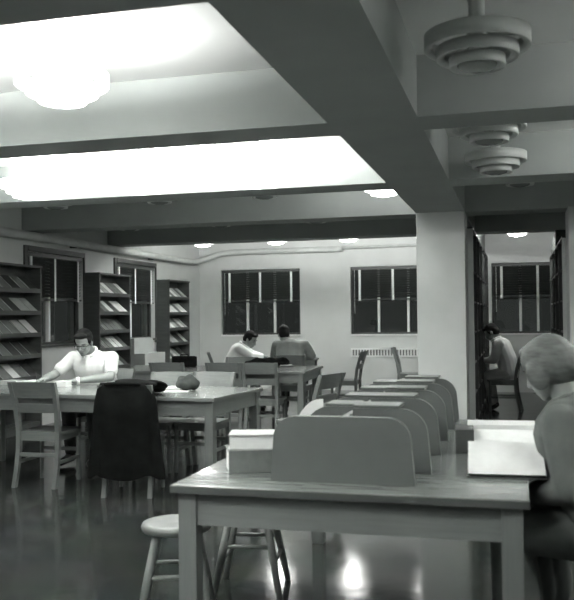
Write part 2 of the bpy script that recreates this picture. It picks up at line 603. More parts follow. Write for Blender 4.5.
MB().prism(round_panel(lx(-0.885), lx(-0.372), 0.76, 1.003, 0.085, 0.085), 'y', ly(3.05), ly(3.085)).build('carrel_end_panel', M_carrel, ctab)
MB().span(lx(-0.66), lx(-0.635), ly(3.085), ly(5.02), 0.76, 0.985).build('carrel_spine', M_carrel, ctab)
for y in (3.36, 3.79, 4.22, 4.64, 5.02):
    d = MB().prism(round_panel(lx(-0.635), lx(-0.34), 0.76, 1.005, 0, 0.10), 'y', ly(y - 0.03), ly(y)).build('carrel_divider', M_carrel, ctab)
for y in (3.60, 4.01, 4.43, 4.85):
    d = MB().prism(round_panel(lx(-0.893), lx(-0.66), 0.76, 0.985, 0.11, 0), 'y', ly(y - 0.03), ly(y)).build('carrel_divider', M_carrel, ctab)
for y, a, b in ((3.36, -0.635, -0.45), (3.79, -0.635, -0.44), (4.22, -0.635, -0.44), (4.64, -0.635, -0.44), (4.98, -0.635, -0.44),
                (3.60, -0.80, -0.66), (4.01, -0.80, -0.66), (4.43, -0.80, -0.66), (4.85, -0.80, -0.66)):
    MB().span(lx(a), lx(b), ly(y - 0.03), ly(y + 0.13), 1.006 if a > -0.7 else 0.986, 1.018 if a > -0.7 else 0.998, 0.003).build('carrel_shelf', M_carrel, ctab)

# tables further back
t1 = table('long pale reading table where the man in white shirt sits', (-3.59, 6.72, 0), R(-5), 2.80, 1.0)
t2 = table('reading table behind the long one, with a black bag on it', (-3.58, 9.78, 0), R(2), 2.5, 1.12, ap=0.10)
t3 = table('small far reading table shared by the two bent readers', (-3.26, 11.98, 0), 0, 0.74, 1.0, ap=0.10)


# ------------------------------------------------------------------ chairs
def make_chair(label, loc, rz):
    # local: faces +y, origin at floor under the seat centre
    t = thing('library_chair', label, 'chair', loc, rz)
    s = MB()
    s.prism([(-0.19, -0.19), (0.19, -0.19), (0.205, 0.05), (0.205, 0.17), (0.17, 0.205), (-0.17, 0.205), (-0.205, 0.17), (-0.205, 0.05)], 'z', 0.425, 0.45)
    s.build('seat', M_oak, t)
    f = MB()
    f.span(-0.17, 0.17, 0.155, 0.175, 0.375, 0.425).span(-0.17, 0.17, -0.185, -0.165, 0.375, 0.425)
    f.span(-0.18, -0.16, -0.17, 0.17, 0.375, 0.425).span(0.16, 0.18, -0.17, 0.17, 0.375, 0.425)
    f.build('seat_rail', M_oak, t)
    for sx in (-1, 1):
        prof = [(-0.255, 0.0), (-0.215, 0.15), (-0.19, 0.30), (-0.185, 0.45), (-0.21, 0.62), (-0.25, 0.76), (-0.29, 0.865)]
        m = MB()
        rs = []
        for (y, z) in prof:
            q = z / 0.865
            hx = 0.015 + 0.004 * (1 - abs(q - 0.5))
            hy = 0.020
            x = sx * (0.178 + 0.018 * max(0, (z - 0.45) / 0.42) + 0.004 * max(0, (0.3 - z) / 0.3))
            rs.append([(x - hx, y - hy, z), (x + hx, y - hy, z), (x + hx, y + hy, z), (x - hx, y + hy, z)])
        m.rings(rs)
        m.build('rear_leg', M_oak_z, t)
        MB().tube([(sx * 0.175, 0.165, 0.0), (sx * 0.172, 0.165, 0.425)], [0.016, 0.022], 8).build('front_leg', M_oak_z, t)
        MB().box((sx * 0.176, -0.02, 0.20), (0.016, 0.37, 0.028)).build('side_stretcher', M_oak, t)

    def rail(z0, z1, y0, y1, name):
        m = MB()
        rs = []
        n = 9
        for i in range(n):
            u = -1 + 2 * i / (n - 1)
            x = u * 0.196
            bow = 0.022 * (1 - u * u)
            rs.append([(x, y0 - bow - 0.009, z0), (x, y0 - bow + 0.009, z0), (x, y1 - bow + 0.009, z1 + 0.006 * (1 - u * u)), (x, y1 - bow - 0.009, z1 + 0.006 * (1 - u * u))])
        m.rings(rs)
        m.build(name, M_oak, t)
    rail(0.735, 0.862, -0.240, -0.286, 'top_rail')
    rail(0.610, 0.680, -0.208, -0.226, 'back_slat')
    MB().box((0, -0.195, 0.262), (0.35, 0.018, 0.032)).build('rear_stretcher', M_oak, t)
    MB().box((0, 0.165, 0.262), (0.34, 0.018, 0.030)).build('front_stretcher', M_oak, t)
    return t


CH = [
    (-3.82, 6.40, 1, 'pale wooden slat-back chair standing clear of the coat at the long table'),
    (-2.945, 6.22, 9, 'wooden chair under the black coat'),
    (-3.16, 7.17, 178, 'empty chair across the long table, directly behind the coat'),
    (-2.76, 7.20, 176, 'empty chair across the long table, by its right-hand end'),
    (-3.96, 7.62, 182, 'chair the man in white shirt sits on'),
    (-3.90, 9.34, 0, 'empty chair at the bag table, in line behind the coat'),
    (-3.22, 9.37, 0, 'empty chair at the near side of the bag table, middle of three'),
    (-2.80, 9.37, 1, 'full-length ladder chair seen whole beside the corner of the long table'),
    (-3.43, 10.12, 180, 'empty chair at the far side of the bag table before the reader in white'),
    (-2.93, 11.20, 0, 'chair of the far reader seen from behind'),
    (-4.12, 11.85, -70, 'chair of the far reader in white'),
    (-2.44, 12.25, 90, 'empty chair in profile facing left below the back wall grille'),
    (-1.66, 13.80, -88, 'empty chair in profile facing the column below the back wall grille'),
    (-1.86, 7.46, 72, 'dark chair just beyond the far end of the carrel table'),
    (-0.20, 12.60, 86, 'chair of the reader in the book aisle'),
]
base_chair = None
for x, y, a, lab in CH:
    if base_chair is None:
        base_chair = make_chair(lab, (x, y, 0), R(a))
    else:
        dup(base_chair, (x, y, 0), R(a), lab)


# ------------------------------------------------------------------ stools
def make_stool(label, loc, rz):
    t = thing('wooden_stool', label, 'stool', loc, rz)
    MB().lathe([(0.0, 0.415), (0.12, 0.415), (0.152, 0.425), (0.158, 0.442), (0.152, 0.456), (0.13, 0.460), (0.06, 0.455), (0.0, 0.453)], seg=36).build('seat', M_stool, t, True)
    P = []
    for sx in (-1, 1):
        for sy in (-1, 1):
            top = Vector((sx * 0.085, sy * 0.085, 0.42))
            bot = Vector((sx * 0.165, sy * 0.165, 0.0))
            P.append((top, bot))
            MB().tube([bot, bot.lerp(top, 0.5), top], [0.015, 0.020, 0.017], 10).build('leg', M_stool, t, True)

    def pt(i, k):
        return P[i][1].lerp(P[i][0], k)
    for i, j, k in ((0, 1, 0.40), (2, 3, 0.40), (0, 2, 0.58), (1, 3, 0.58)):
        MB().tube([pt(i, k), pt(j, k)], 0.011, 8).build('stretcher', M_stool, t, True)
    return t


st = make_stool('round wooden stool in front, half behind the carrel table leg', (-1.49, 3.56, 0), R(20))
dup(st, (-1.31, 4.10, 0), R(8), 'round wooden stool farther back under the carrel table edge')
dup(st, (0.345, 3.42, 0), R(0), 'stool the person in the grey coat sits on')


# ------------------------------------------------------------------ magazine racks on the left wall
def make_rack(label, y0, y1):
    t = thing('magazine_rack', label, 'rack', (XL + 0.02, y0, 0), 0)
    L, D, H = y1 - y0, 0.24, 2.02
    for y in (0.0, L - 0.025):
        MB().span(0, D, y, y + 0.025, 0, H).build('side_panel', M_rack, t)
    MB().span(0, 0.015, 0.025, L - 0.025, 0, H).build('back_panel', M_rack, t)
    MB().span(0, D + 0.01, -0.005, L + 0.005, H, H + 0.025).build('top_board', M_rack, t)
    MB().span(0.015, D - 0.01, 0.025, L - 0.025, 0, 0.11).build('plinth', M_rack, t)
    return t, L, D


SHZ = [1.73, 1.46, 1.19, 0.93, 0.66, 0.39]
SHN = ['top', 'second', 'third', 'fourth', 'fifth', 'bottom']
mag_mats = [(M_cloth_dk, 'dark'), (M_cloth_md, 'grey'), (M_cloth_lt, 'pale'), (M_paper, 'white')]
mag_proto = {}


def magazine(kind, wd):
    key = (kind, round(wd, 2))
    if key not in mag_proto:
        m, nm = mag_mats[kind]
        t = bpy.data.objects.new('magazine', None)
        c = MB().box((0, 0, 0.0105), (0.26, wd, 0.003), None).build('cover', m, t)
        p_ = MB().box((0.001, 0, 0.0045), (0.254, wd - 0.006, 0.009)).build('pages', M_pages, t)
        mag_proto[key] = (t, [c, p_])
        first = True
        COL.objects.link(t)
    else:
        t0, kids = mag_proto[key]
        t = t0.copy()
        COL.objects.link(t)
        for k in kids:
            c = k.copy()
            COL.objects.link(c)
            c.parent = t
    return t


def fill_rack(y0, y1, rackname, seed, n, bright):
    rnd = random.Random(seed)
    label = rackname[0]
    t, L, D = make_rack(label, y0, y1)
    ang = math.atan2(0.185, 0.19)
    for si, z in enumerate(SHZ):
        sh = MB()
        # slope from the lip up to the back
        sh.prism([(D - 0.012, z), (D - 0.012, z - 0.012), (0.015, z + 0.168), (0.015, z + 0.188)], 'y', 0.025, L - 0.025)
        so = sh.build('sloping_shelf', M_rack, t)
        MB().span(D - 0.012, D, 0.025, L - 0.025, z - 0.025, z + 0.028).build('lip', M_rack, so)
        if si == 5:
            continue
        pitch = (L - 0.09) / n
        for i in range(n):
            yy = 0.05 + pitch * (i + 0.5) + rnd.uniform(-0.008, 0.008)
            k = rnd.choices([0, 1, 2, 3], bright)[0]
            if rnd.random() < 0.08:
                continue
            wd = round(min(pitch - 0.02, rnd.choice([0.15, 0.17, 0.185])), 3)
            mg = magazine(k, wd)
            # frame on slope: local x up the slope toward the wall, z off the slope
            upv = Vector((-(D - 0.027), 0, 0.188)).normalized()
            nv = Vector((0.188, 0, D - 0.027)).normalized()
            yv = nv.cross(upv)
            base = Vector((D - 0.013, yy, z + 0.002)) + upv * 0.134 + nv * 0.002
            Mx = Matrix(((upv.x, yv.x, nv.x, base.x + XL + 0.02), (upv.y, yv.y, nv.y, base.y + y0), (upv.z, yv.z, nv.z, base.z), (0, 0, 0, 1)))
            mg.matrix_world = Mx
            tag(mg, '%s magazine, %s on the %s shelf of the %s' % (mag_mats[k][1], ORD[i], SHN[si], rackname[1]), 'magazine', 'magazines on the ' + rackname[1])
    return t


fill_rack(8.40, 9.43, ('dark wooden magazine rack cut by the left picture edge', 'rack at the picture edge'), 3, 5, [7, 6, 1, 0.5])
fill_rack(10.955, 11.955, ('dark wooden magazine rack just behind the man in white shirt', 'rack behind the writing man'), 5, 6, [3, 3, 4, 4])
fill_rack(13.47, 14.40, ('dark wooden magazine rack nearest the back corner', 'rack nearest the back corner'), 8, 6, [1, 2, 5, 5])

# stepped pale stand below the second left window
t = thing('step_stand', 'pale stepped wooden stand between the two farther magazine racks', 'stand', (XL + 0.02, 12.0, 0))
MB().span(0, 0.28, 0, 0.70, 0, 1.07, 0.006).build('upper_step', M_stone, t)
MB().span(0.28, 0.47, -0.02, 0.75, 0, 0.835, 0.006).build('lower_step', M_stone, t)

# ------------------------------------------------------------------ grille on the back wall
t = thing('radiator_grille', 'white slotted radiator grille below the back wall window', 'radiator', (-2.99, YB, 0))
fr = MB()
fr.span(0, 1.9, -0.03, 0, 0.755, 0.785).span(0, 1.9, -0.03, 0, 0.62, 0.65).span(0, 0.03, -0.03, 0, 0.65, 0.755).span(1.87, 1.9, -0.03, 0, 0.65, 0.755)
fr.build('grille_frame', M_white, t)
MB().span(0.03, 1.87, -0.006, 0, 0.65, 0.755).build('grille_back', M_cloth_md, t)
g = MB()
x = 0.06
while x < 1.86:
    g.span(x, x + 0.022, -0.026, -0.006, 0.65, 0.755)
    x += 0.055
g.build('grille_bars', M_white, t)


# ------------------------------------------------------------------ book stacks along the aisle
def stack(label, x0, x1, y0, y1, face, top):
    # face: +1 shelf front at x1 (looks to +x), -1 front at x0
    t = thing('book_stack', label, 'bookshelf', (0, y0, 0))
    L = y1 - y0
    n = max(1, round(L / 0.92))
    for i in range(n + 1):
        y = i * (L - 0.03) / n
        MB().span(x0, x1, y, y + 0.03, 0, top).build('upright', M_column if i == 0 else M_stack, t)
    bx = x0 if face > 0 else x1
    MB().span(bx if face > 0 else bx - 0.012, bx + 0.012 if face > 0 else bx, 0.03, L - 0.03, 0, top).build('back_panel', M_stack, t)
    MB().span(x0, x1, 0, L, top, top + 0.02).build('top_board', M_stack, t)
    for z in (0.08, 0.44, 0.80, 1.16, 1.52, 1.88):
        s = MB()
        for i in range(n):
            a = i * (L - 0.03) / n + 0.03
            b = (i + 1) * (L - 0.03) / n
            s.span(x0 + 0.014, x1 - 0.014, a, b, z, z + 0.02)
        s.build('shelf', M_stack, t)
    return t, n, L


bk_m = [M_cloth_dk, M_cloth_dk, M_cloth_md, M_stack]
bproto = {}


def stack_book(mi, h, th):
    key = (mi, h, th)
    if key not in bproto:
        o = bpy.data.objects.new('bound_volume', None)
        COL.objects.link(o)
        k1 = MB().box((0, 0, h / 2), (0.21, th, h), None, 0.004).build('binding', bk_m[mi], o)
        k2 = MB().box((0, 0, h / 2 + 0.002), (0.20, th - 0.008, h), None).build('pages', M_pages, o)
        bproto[key] = (o, (k1, k2))
        return o
    o0, ks = bproto[key]
    o = o0.copy()
    COL.objects.link(o)
    for k in ks:
        c = k.copy()
        COL.objects.link(c)
        c.parent = o
    return o


def nth(k):
    return str(k) + ('th' if 10 < k % 100 < 14 else {1: 'st', 2: 'nd', 3: 'rd'}.get(k % 10, 'th'))


def fill_stack(x0, x1, y0, y1, face, n, L, seed, group, label, per):
    rnd = random.Random(seed)
    for z, zn in ((0.80, 'lowest filled'), (1.16, 'second lowest'), (1.52, 'second highest'), (1.88, 'highest')):
        cnt = 0
        for i in range(n):
            a = y0 + i * (L - 0.03) / n + 0.035
            b = y0 + (i + 1) * (L - 0.03) / n - 0.01
            y = a
            for q in range(per):
                th = rnd.choice([0.05, 0.07, 0.09])
                if y + th > b:
                    break
                cnt += 1
                o = stack_book(rnd.randrange(4), rnd.choice([0.24, 0.27, 0.30]), th)
                o.location = ((x1 - 0.125) if face > 0 else (x0 + 0.125), y + th / 2, z + 0.0205)
                tag(o, '%s, %s from near end, %s shelf' % (label, nth(cnt), zn), 'book', group)
                y += th + (0.001 if rnd.random() < 0.8 else 0.05)


SX = -0.462
tS, n, L = stack('dark book stack lining the aisle beside the pale column', SX - 0.3, SX, 9.83, 15.1, 1, 2.36)
fill_stack(SX - 0.3, SX, 9.83, 15.1, 1, n, L, 4, 'bound volumes in the stack beside the column', 'volume in the stack beside the column', 6)
tS, n, L = stack('dark book stack on the far side of the aisle, at the picture edge', 0.50, 0.80, 9.83, 13.4, -1, 2.22)
fill_stack(0.50, 0.80, 9.83, 13.4, -1, n, L, 9, 'bound volumes in the stack at the picture edge', 'volume in the right-hand aisle stack', 6)
rnd = random.Random(2)
yy = 13.3
tl = ['farthest', 'second farthest', 'middle', 'second nearest', 'nearest']
for i in range(5):
    h = [0.10, 0.15, 0.20, 0.24, 0.28][i]
    b = MB().box((0.62, yy - 0.3 * i - 0.15, 2.2405 + h / 2 - 0.0), (0.2, 0.26, h), None, 0.006).build('storage_box', M_cloth_dk)
    tag(b, 'dark box on top of the picture-edge aisle stack, %s of the row' % tl[i], 'box', 'boxes on top of the aisle stack')


# ------------------------------------------------------------------ books and papers
def closed_book(name, label, cat, loc, rz, l, wd, th, mcover, mpages=M_pages, group=None):
    # spine along local -y edge, length along x
    t = thing(name, label, cat, loc, rz, group)
    c = MB()
    k = min(0.005, th * 0.12)
    c.span(-l / 2, l / 2, -wd / 2, wd / 2, 0, k, 0.001).span(-l / 2, l / 2, -wd / 2, wd / 2, th - k, th, 0.001)
    c.span(-l / 2, l / 2, -wd / 2 - 0.004, -wd / 2 + k, 0, th, 0.0015)
    c.build('cover', mcover, t)
    MB().span(-l / 2 + 0.004, l / 2 - 0.004, -wd / 2 + k, wd / 2 - 0.006, k, th - k).build('pages', mpages, t)
    return t


def open_book(label, loc, rz, l, wd, t_near, t_far, mcover):
    # spine along local x; near half toward -y
    t = thing('open_book', label, 'book', loc, rz)
    MB().prism([(-wd - 0.008, 0), (wd + 0.008, 0), (wd + 0.008, 0.004), (-wd - 0.008, 0.004)], 'x', -l / 2 - 0.006, l / 2 + 0.006).build('cover', mcover, t)
    for s, th in ((-1, t_near), (1, t_far)):
        pts = [(0, 0.0045)]
        pts.append((s * (wd - th * 0.2), 0.0045))
        n = 10
        for i in range(n + 1):
            u = 1 - i / n
            pts.append((s * (wd + th * 0.15) * u, 0.006 + th * (0.10 + 0.90 * (1 - u) ** 0.75) - (0.22 * th if i == n else 0)))
        if s > 0:
            pts = pts[::-1]
        MB().prism(pts, 'x', -l / 2, l / 2).build('page_block', M_paper, t)
    return t


ZT = 0.7602
closed_book('thick_book', 'thick grey book lying flat at the bottom of the pair beside the carrel end', 'book', (-1.02, 3.275, ZT), R(24), 0.24, 0.16, 0.088, M_cloth_md, M_paper)
closed_book('thick_book', 'pale book lying on top of the thick grey one', 'book', (-1.01, 3.275, ZT + 0.0885), R(194), 0.235, 0.155, 0.06, M_cloth_lt, M_paper)
open_book('thick open book with bright pages at the near right table edge', (-0.055, 3.49, ZT), R(3), 0.28, 0.21, 0.11, 0.09, M_cloth_dk)
open_book('open book with dark cover lying behind the other open book', (-0.075, 4.00, ZT), R(4), 0.30, 0.20, 0.09, 0.13, M_cloth_dk)
closed_book('thick_book', 'dark bound book propping the rear open book', 'book', (-0.235, 3.92, ZT), R(4), 0.08, 0.2, 0.105, M_cloth_dk)
# stands for a lamplit carrel panel; the light is put into its white colour
lf = MB()
rs = []
for i in range(9):
    a = i / 8
    y = 0.03 * math.sin(a * PI * 0.5)
    z1 = 0.248 - 0.10 * (1 - a) ** 2.6
    rs.append([(-0.06 + 0.12 * a, y, 0.0), (-0.06 + 0.12 * a, y + 0.002, 0.0), (-0.06 + 0.12 * a, y + 0.002, z1), (-0.06 + 0.12 * a, y, z1)])
lf.rings(rs)
o = lf.build('painted_lit_panel', M_paper)
o.location = (-0.89, 3.63, ZT)
tag(o, 'carrel panel corner with lamplight painted in as white, left of the dividers', 'panel')

# things on the long table
closed_book('reading_book', 'small white book in the hands of the man in white shirt', 'book', (-4.03, 6.98, ZT), R(-5), 0.13, 0.10, 0.05, M_paper, M_paper)
closed_book('thin_book', 'pale thin book on the long table at the picture edge', 'book', (-4.64, 7.12, ZT), R(-12), 0.2, 0.14, 0.04, M_cloth_lt, M_paper)
closed_book('thin_book', 'white pad on the long table beside the writing man', 'pad', (-4.40, 7.12, ZT), R(-6), 0.2, 0.15, 0.04, M_paper, M_paper)
o = MB().box((0, 0, 0.0015), (0.2, 0.14, 0.003)).build('paper_sheet', M_paper)
o.location = (-2.76, 6.62, ZT)
o.rotation_euler = (0, 0, R(15))
tag(o, 'white paper on the long table in front of the crumpled hat', 'paper')
o = MB().box((0, 0, 0.012), (0.17, 0.12, 0.024), None, 0.003).build('paper_pad', M_paper)
o.location = (-2.85, 6.82, ZT)
o.rotation_euler = (0, 0, R(-8))
tag(o, 'small white pad behind the crumpled hat', 'pad')
h = MB()
rnd = random.Random(4)
h.ell((0, 0, 0.055), (0.105, 0.085, 0.055), (0, 0, 0.4), 18).ell((0.03, 0.0, 0.085), (0.07, 0.05, 0.045), (0.2, 0.5, 0.2), 16).ell((-0.05, 0.02, 0.08), (0.055, 0.05, 0.045), (0.3, -0.6, 0), 16)
for v in h.bm.verts:
    v.co += Vector((0, 0, 0.008 * math.sin(v.co.x * 60 + v.co.y * 40)))
    v.co.z = max(0.001, v.co.z)
hat = h.remeshed('felt_hat', M_felt, 0.006, None, 3)
hat.location = (-2.70, 6.72, ZT)
tag(hat, 'crumpled grey felt hat on the long table', 'hat')

# things on the farther tables
t = thing('satchel', 'black bag standing on the table behind the long one', 'bag', (-4.08, 10.05, ZT), R(2))
MB().box((0, 0, 0.065), (0.30, 0.13, 0.13), None, 0.02).build('bag_body', M_black, t)
MB().box((0, -0.03, 0.118), (0.28, 0.10, 0.035), None, 0.012).build('flap', M_black, t)
MB().tube([(-0.06, 0, 0.128), (-0.05, 0, 0.15), (0.05, 0, 0.15), (0.06, 0, 0.128)], 0.007, 8).build('handle', M_black, t)
closed_book('thin_book', 'white open magazine near the corner of the bag table', 'magazine', (-2.77, 10.15, ZT), R(20), 0.16, 0.22, 0.02, M_cloth_dk, M_paper).children[0]
o = MB().box((0, 0, 0.001), (0.15, 0.2, 0.002)).build('paper_sheet', M_paper)
o.location = (-2.77, 10.15, ZT + 0.0205)
o.rotation_euler = (0, 0, R(20))
tag(o, 'white sheet lying on the thin book at the corner of the bag table', 'paper')
cl = MB()
cl.ell((0, 0, 0.05), (0.26, 0.12, 0.06), None, 18).ell((0.17, 0.02, 0.055), (0.12, 0.10, 0.06), None, 16).ell((-0.17, 0.02, 0.04), (0.13, 0.09, 0.045), None, 16)
for v in cl.bm.verts:
    v.co.z = max(0.002, v.co.z + 0.012 * math.sin(v.co.x * 35) * math.cos(v.co.y * 30))
o = cl.remeshed('folded_jacket', M_black, 0.008, None, 2)
o.location = (-3.02, 10.16, ZT)
tag(o, 'dark folded jacket heaped on the far edge of the bag table', 'jacket')


# ------------------------------------------------------------------ coat over a chair
def drape():
    m = MB()
    rs = []
    n = 44
    levels = 16
    for li in range(levels + 1):
        u = li / levels
        z = 0.883 - 0.72 * u
        wv = 0.206 + 0.02 * min(1, u * 5) + 0.068 * u
        dv = 0.075 + 0.05 * min(1, u * 4) + 0.03 * u
        if li == 0:
            wv *= 0.93
            dv *= 0.55
        yc = -0.29 + 0.06 * u + (0.03 if li else 0.02)
        ring = []
        for k in range(n):
            a = 2 * PI * k / n
            ca, sa = math.cos(a), math.sin(a)
            fold = 1 + (0.05 * u + 0.01) * math.sin(a * 7 + 1.3 + 2 * u) + 0.03 * u * math.sin(a * 11 + 4)
            x = math.copysign(abs(ca) ** 0.75, ca) * wv * fold
            y = math.copysign(abs(sa) ** 0.8, sa) * dv * fold
            zz = z + (0.02 * math.sin(a * 5) * u)
            ring.append((x, yc + y, zz))
        rs.append(ring)
    m.rings(rs, True, False)
    # close over the shoulders
    top = [v for v in m.bm.verts if abs(v.co.z - 0.883) < 1e-4]
    c = m.bm.verts.new((0, -0.27, 0.89))
    top.sort(key=lambda v: math.atan2(v.co.y + 0.27, v.co.x))
    for i in range(len(top)):
        m.bm.faces.new((top[i], top[(i + 1) % len(top)], c))
    return m


t = thing('overcoat', 'black overcoat draped over the back of a chair at the long table', 'coat', (-2.955, 6.22, 0), R(9))
drape().build('coat_body', M_black, t, True)
sl = MB()
sl.ell((0.06, -0.16, 0.872), (0.17, 0.15, 0.028), (0, 0.10, 0)).ell((0.17, 0.02, 0.845), (0.10, 0.14, 0.026), (-0.25, 0.2, 0.3)).ell((0.14, 0.17, 0.795), (0.07, 0.12, 0.022), (-0.2, 0.1, 0.5))
sl.remeshed('sleeve', M_black, 0.011, t, 3)
cr = MB()
cr.limb([((-0.13, -0.33, 0.875), 0.016), ((0.0, -0.345, 0.882), 0.018), ((0.13, -0.33, 0.875), 0.016)])
cr.remeshed('collar', M_black, 0.009, t, 3)


# ------------------------------------------------------------------ people
def hand(m, wrist, d, nrm, side, curl=0.5, s=1.0):
    # d: pointing direction of the fingers, nrm: palm normal, side: +1 thumb toward d x nrm
    d = Vector(d).normalized()
    nrm = Vector(nrm).normalized()
    a = d.cross(nrm).normalized() * side
    wr = Vector(wrist)
    pc = wr + d * 0.048 * s
    # palm: flat lump of balls
    for u in (-0.026, -0.009, 0.009, 0.026):
        m.limb([(wr + a * u * 0.6 * s + d * 0.006, 0.014 * s), (wr + d * 0.085 * s + a * u * s * 1.1, 0.0115 * s)], 8)
    for i, (u, ln) in enumerate(((0.030, 0.072), (0.010, 0.080), (-0.010, 0.074), (-0.029, 0.058))):
        p0 = wr + d * 0.085 * s + a * u * s * 1.1
        pts = [(p0, 0.0095 * s)]
        ang = 0
        p = p0
        for f, kk in ((0.45, 0.7), (0.30, 1.0), (0.25, 0.8)):
            ang += curl * kk
            dd = d * math.cos(ang) + nrm * math.sin(ang) + a * u * 1.5
            p = p + dd.normalized() * ln * f * s
            pts.append((p, 0.0085 * s))
        m.limb(pts, 8)
    th0 = wr + d * 0.028 * s + a * 0.026 * s
    m.limb([(th0, 0.012 * s), (th0 + (d * 0.5 + a * 0.8 + nrm * 0.25).normalized() * 0.036 * s, 0.0105 * s),
            (th0 + (d * 0.5 + a * 0.8 + nrm * 0.25).normalized() * 0.036 * s + (d * 0.85 + a * 0.2 + nrm * 0.4).normalized() * 0.030 * s, 0.009 * s)], 8)


def head(m, c, Rm):
    def P(x, y, z):
        return Vector(c) + Rm @ Vector((x, y, z))
    R4 = Rm.to_4x4()
    m.ell(P(0, -0.012, 0.035), (0.074, 0.094, 0.083), R4)
    m.ell(P(0, 0.025, -0.025), (0.062, 0.066, 0.082), R4)
    m.ell(P(0, 0.055, -0.088), (0.030, 0.027, 0.026), R4, 14)
    m.ell(P(0, 0.070, 0.022), (0.050, 0.020, 0.012), R4, 14)          # brow
    m.limb([(P(0, 0.088, 0.008), 0.009), (P(0, 0.108, -0.028), 0.013), (P(0, 0.094, -0.036), 0.012)], 8)
    for s in (-1, 1):
        m.ell(P(s * 0.075, -0.008, -0.012), (0.010, 0.022, 0.032), R4, 12)
        m.ell(P(s * 0.036, 0.066, -0.030), (0.020, 0.018, 0.018), R4, 12)
        m.ell(P(s * 0.012, 0.099, -0.036), (0.009, 0.009, 0.007), R4, 10)
    m.ell(P(0, 0.084, -0.062), (0.024, 0.010, 0.007), R4, 12)
    m.ell(P(0, 0.081, -0.073), (0.020, 0.010, 0.007), R4, 12)


def face_bits(c, Rm, parent, mouth=True):
    def P(x, y, z):
        return Vector(c) + Rm @ Vector((x, y, z))
    R4 = Rm.to_4x4()
    for s in (-1, 1):
        MB().ell(P(s * 0.031, 0.079, 0.002), (0.010, 0.006, 0.004), R4, 12).build('eye', M_frame, parent, True)
        MB().tube([P(s * 0.012, 0.090, 0.023), P(s * 0.034, 0.088, 0.029), P(s * 0.054, 0.072, 0.022)], [0.002, 0.003, 0.002], 6).build('eyebrow', M_hair, parent, True)
    MB().tube([P(-0.022, 0.090, -0.0675), P(0, 0.0955, -0.0665), P(0.022, 0.090, -0.0675)], 0.0015, 6).build('mouth', M_frame, parent, True)


def hair(c, Rm, m, parent, bob=False, part=True):
    def P(x, y, z):
        return Vector(c) + Rm @ Vector((x, y, z))
    R4 = Rm.to_4x4()
    k = MB()
    k.ell(P(0, -0.026, 0.050), (0.081, 0.095, 0.083), R4)
    k.ell(P(0, -0.055, 0.0), (0.076, 0.068, 0.082), R4)
    k.ell(P(0.0, 0.045, 0.094), (0.058, 0.040, 0.028), R4, 16)
    if part:
        k.ell(P(0.025, 0.06, 0.095), (0.042, 0.030, 0.022), R4, 14)
    for s in (-1, 1):
        k.ell(P(s * 0.068, 0.008, 0.03), (0.016, 0.035, 0.035), R4, 12)
        k.ell(P(s * 0.070, 0.018, 0.0), (0.008, 0.010, 0.022), R4, 10)
    if bob:
        k.ell(P(0, -0.05, 0.0), (0.102, 0.088, 0.095), R4)
        k.ell(P(0, -0.015, 0.045), (0.096, 0.108, 0.088), R4)
        for s in (-1, 1):
            k.ell(P(s * 0.085, 0.005, -0.02), (0.026, 0.05, 0.065), R4, 14)
    return k.remeshed('hair', m, 0.007, parent, 2)


def rot(ax, ay=0, az=0):
    return Euler((ax, ay, az), 'XYZ').to_matrix()


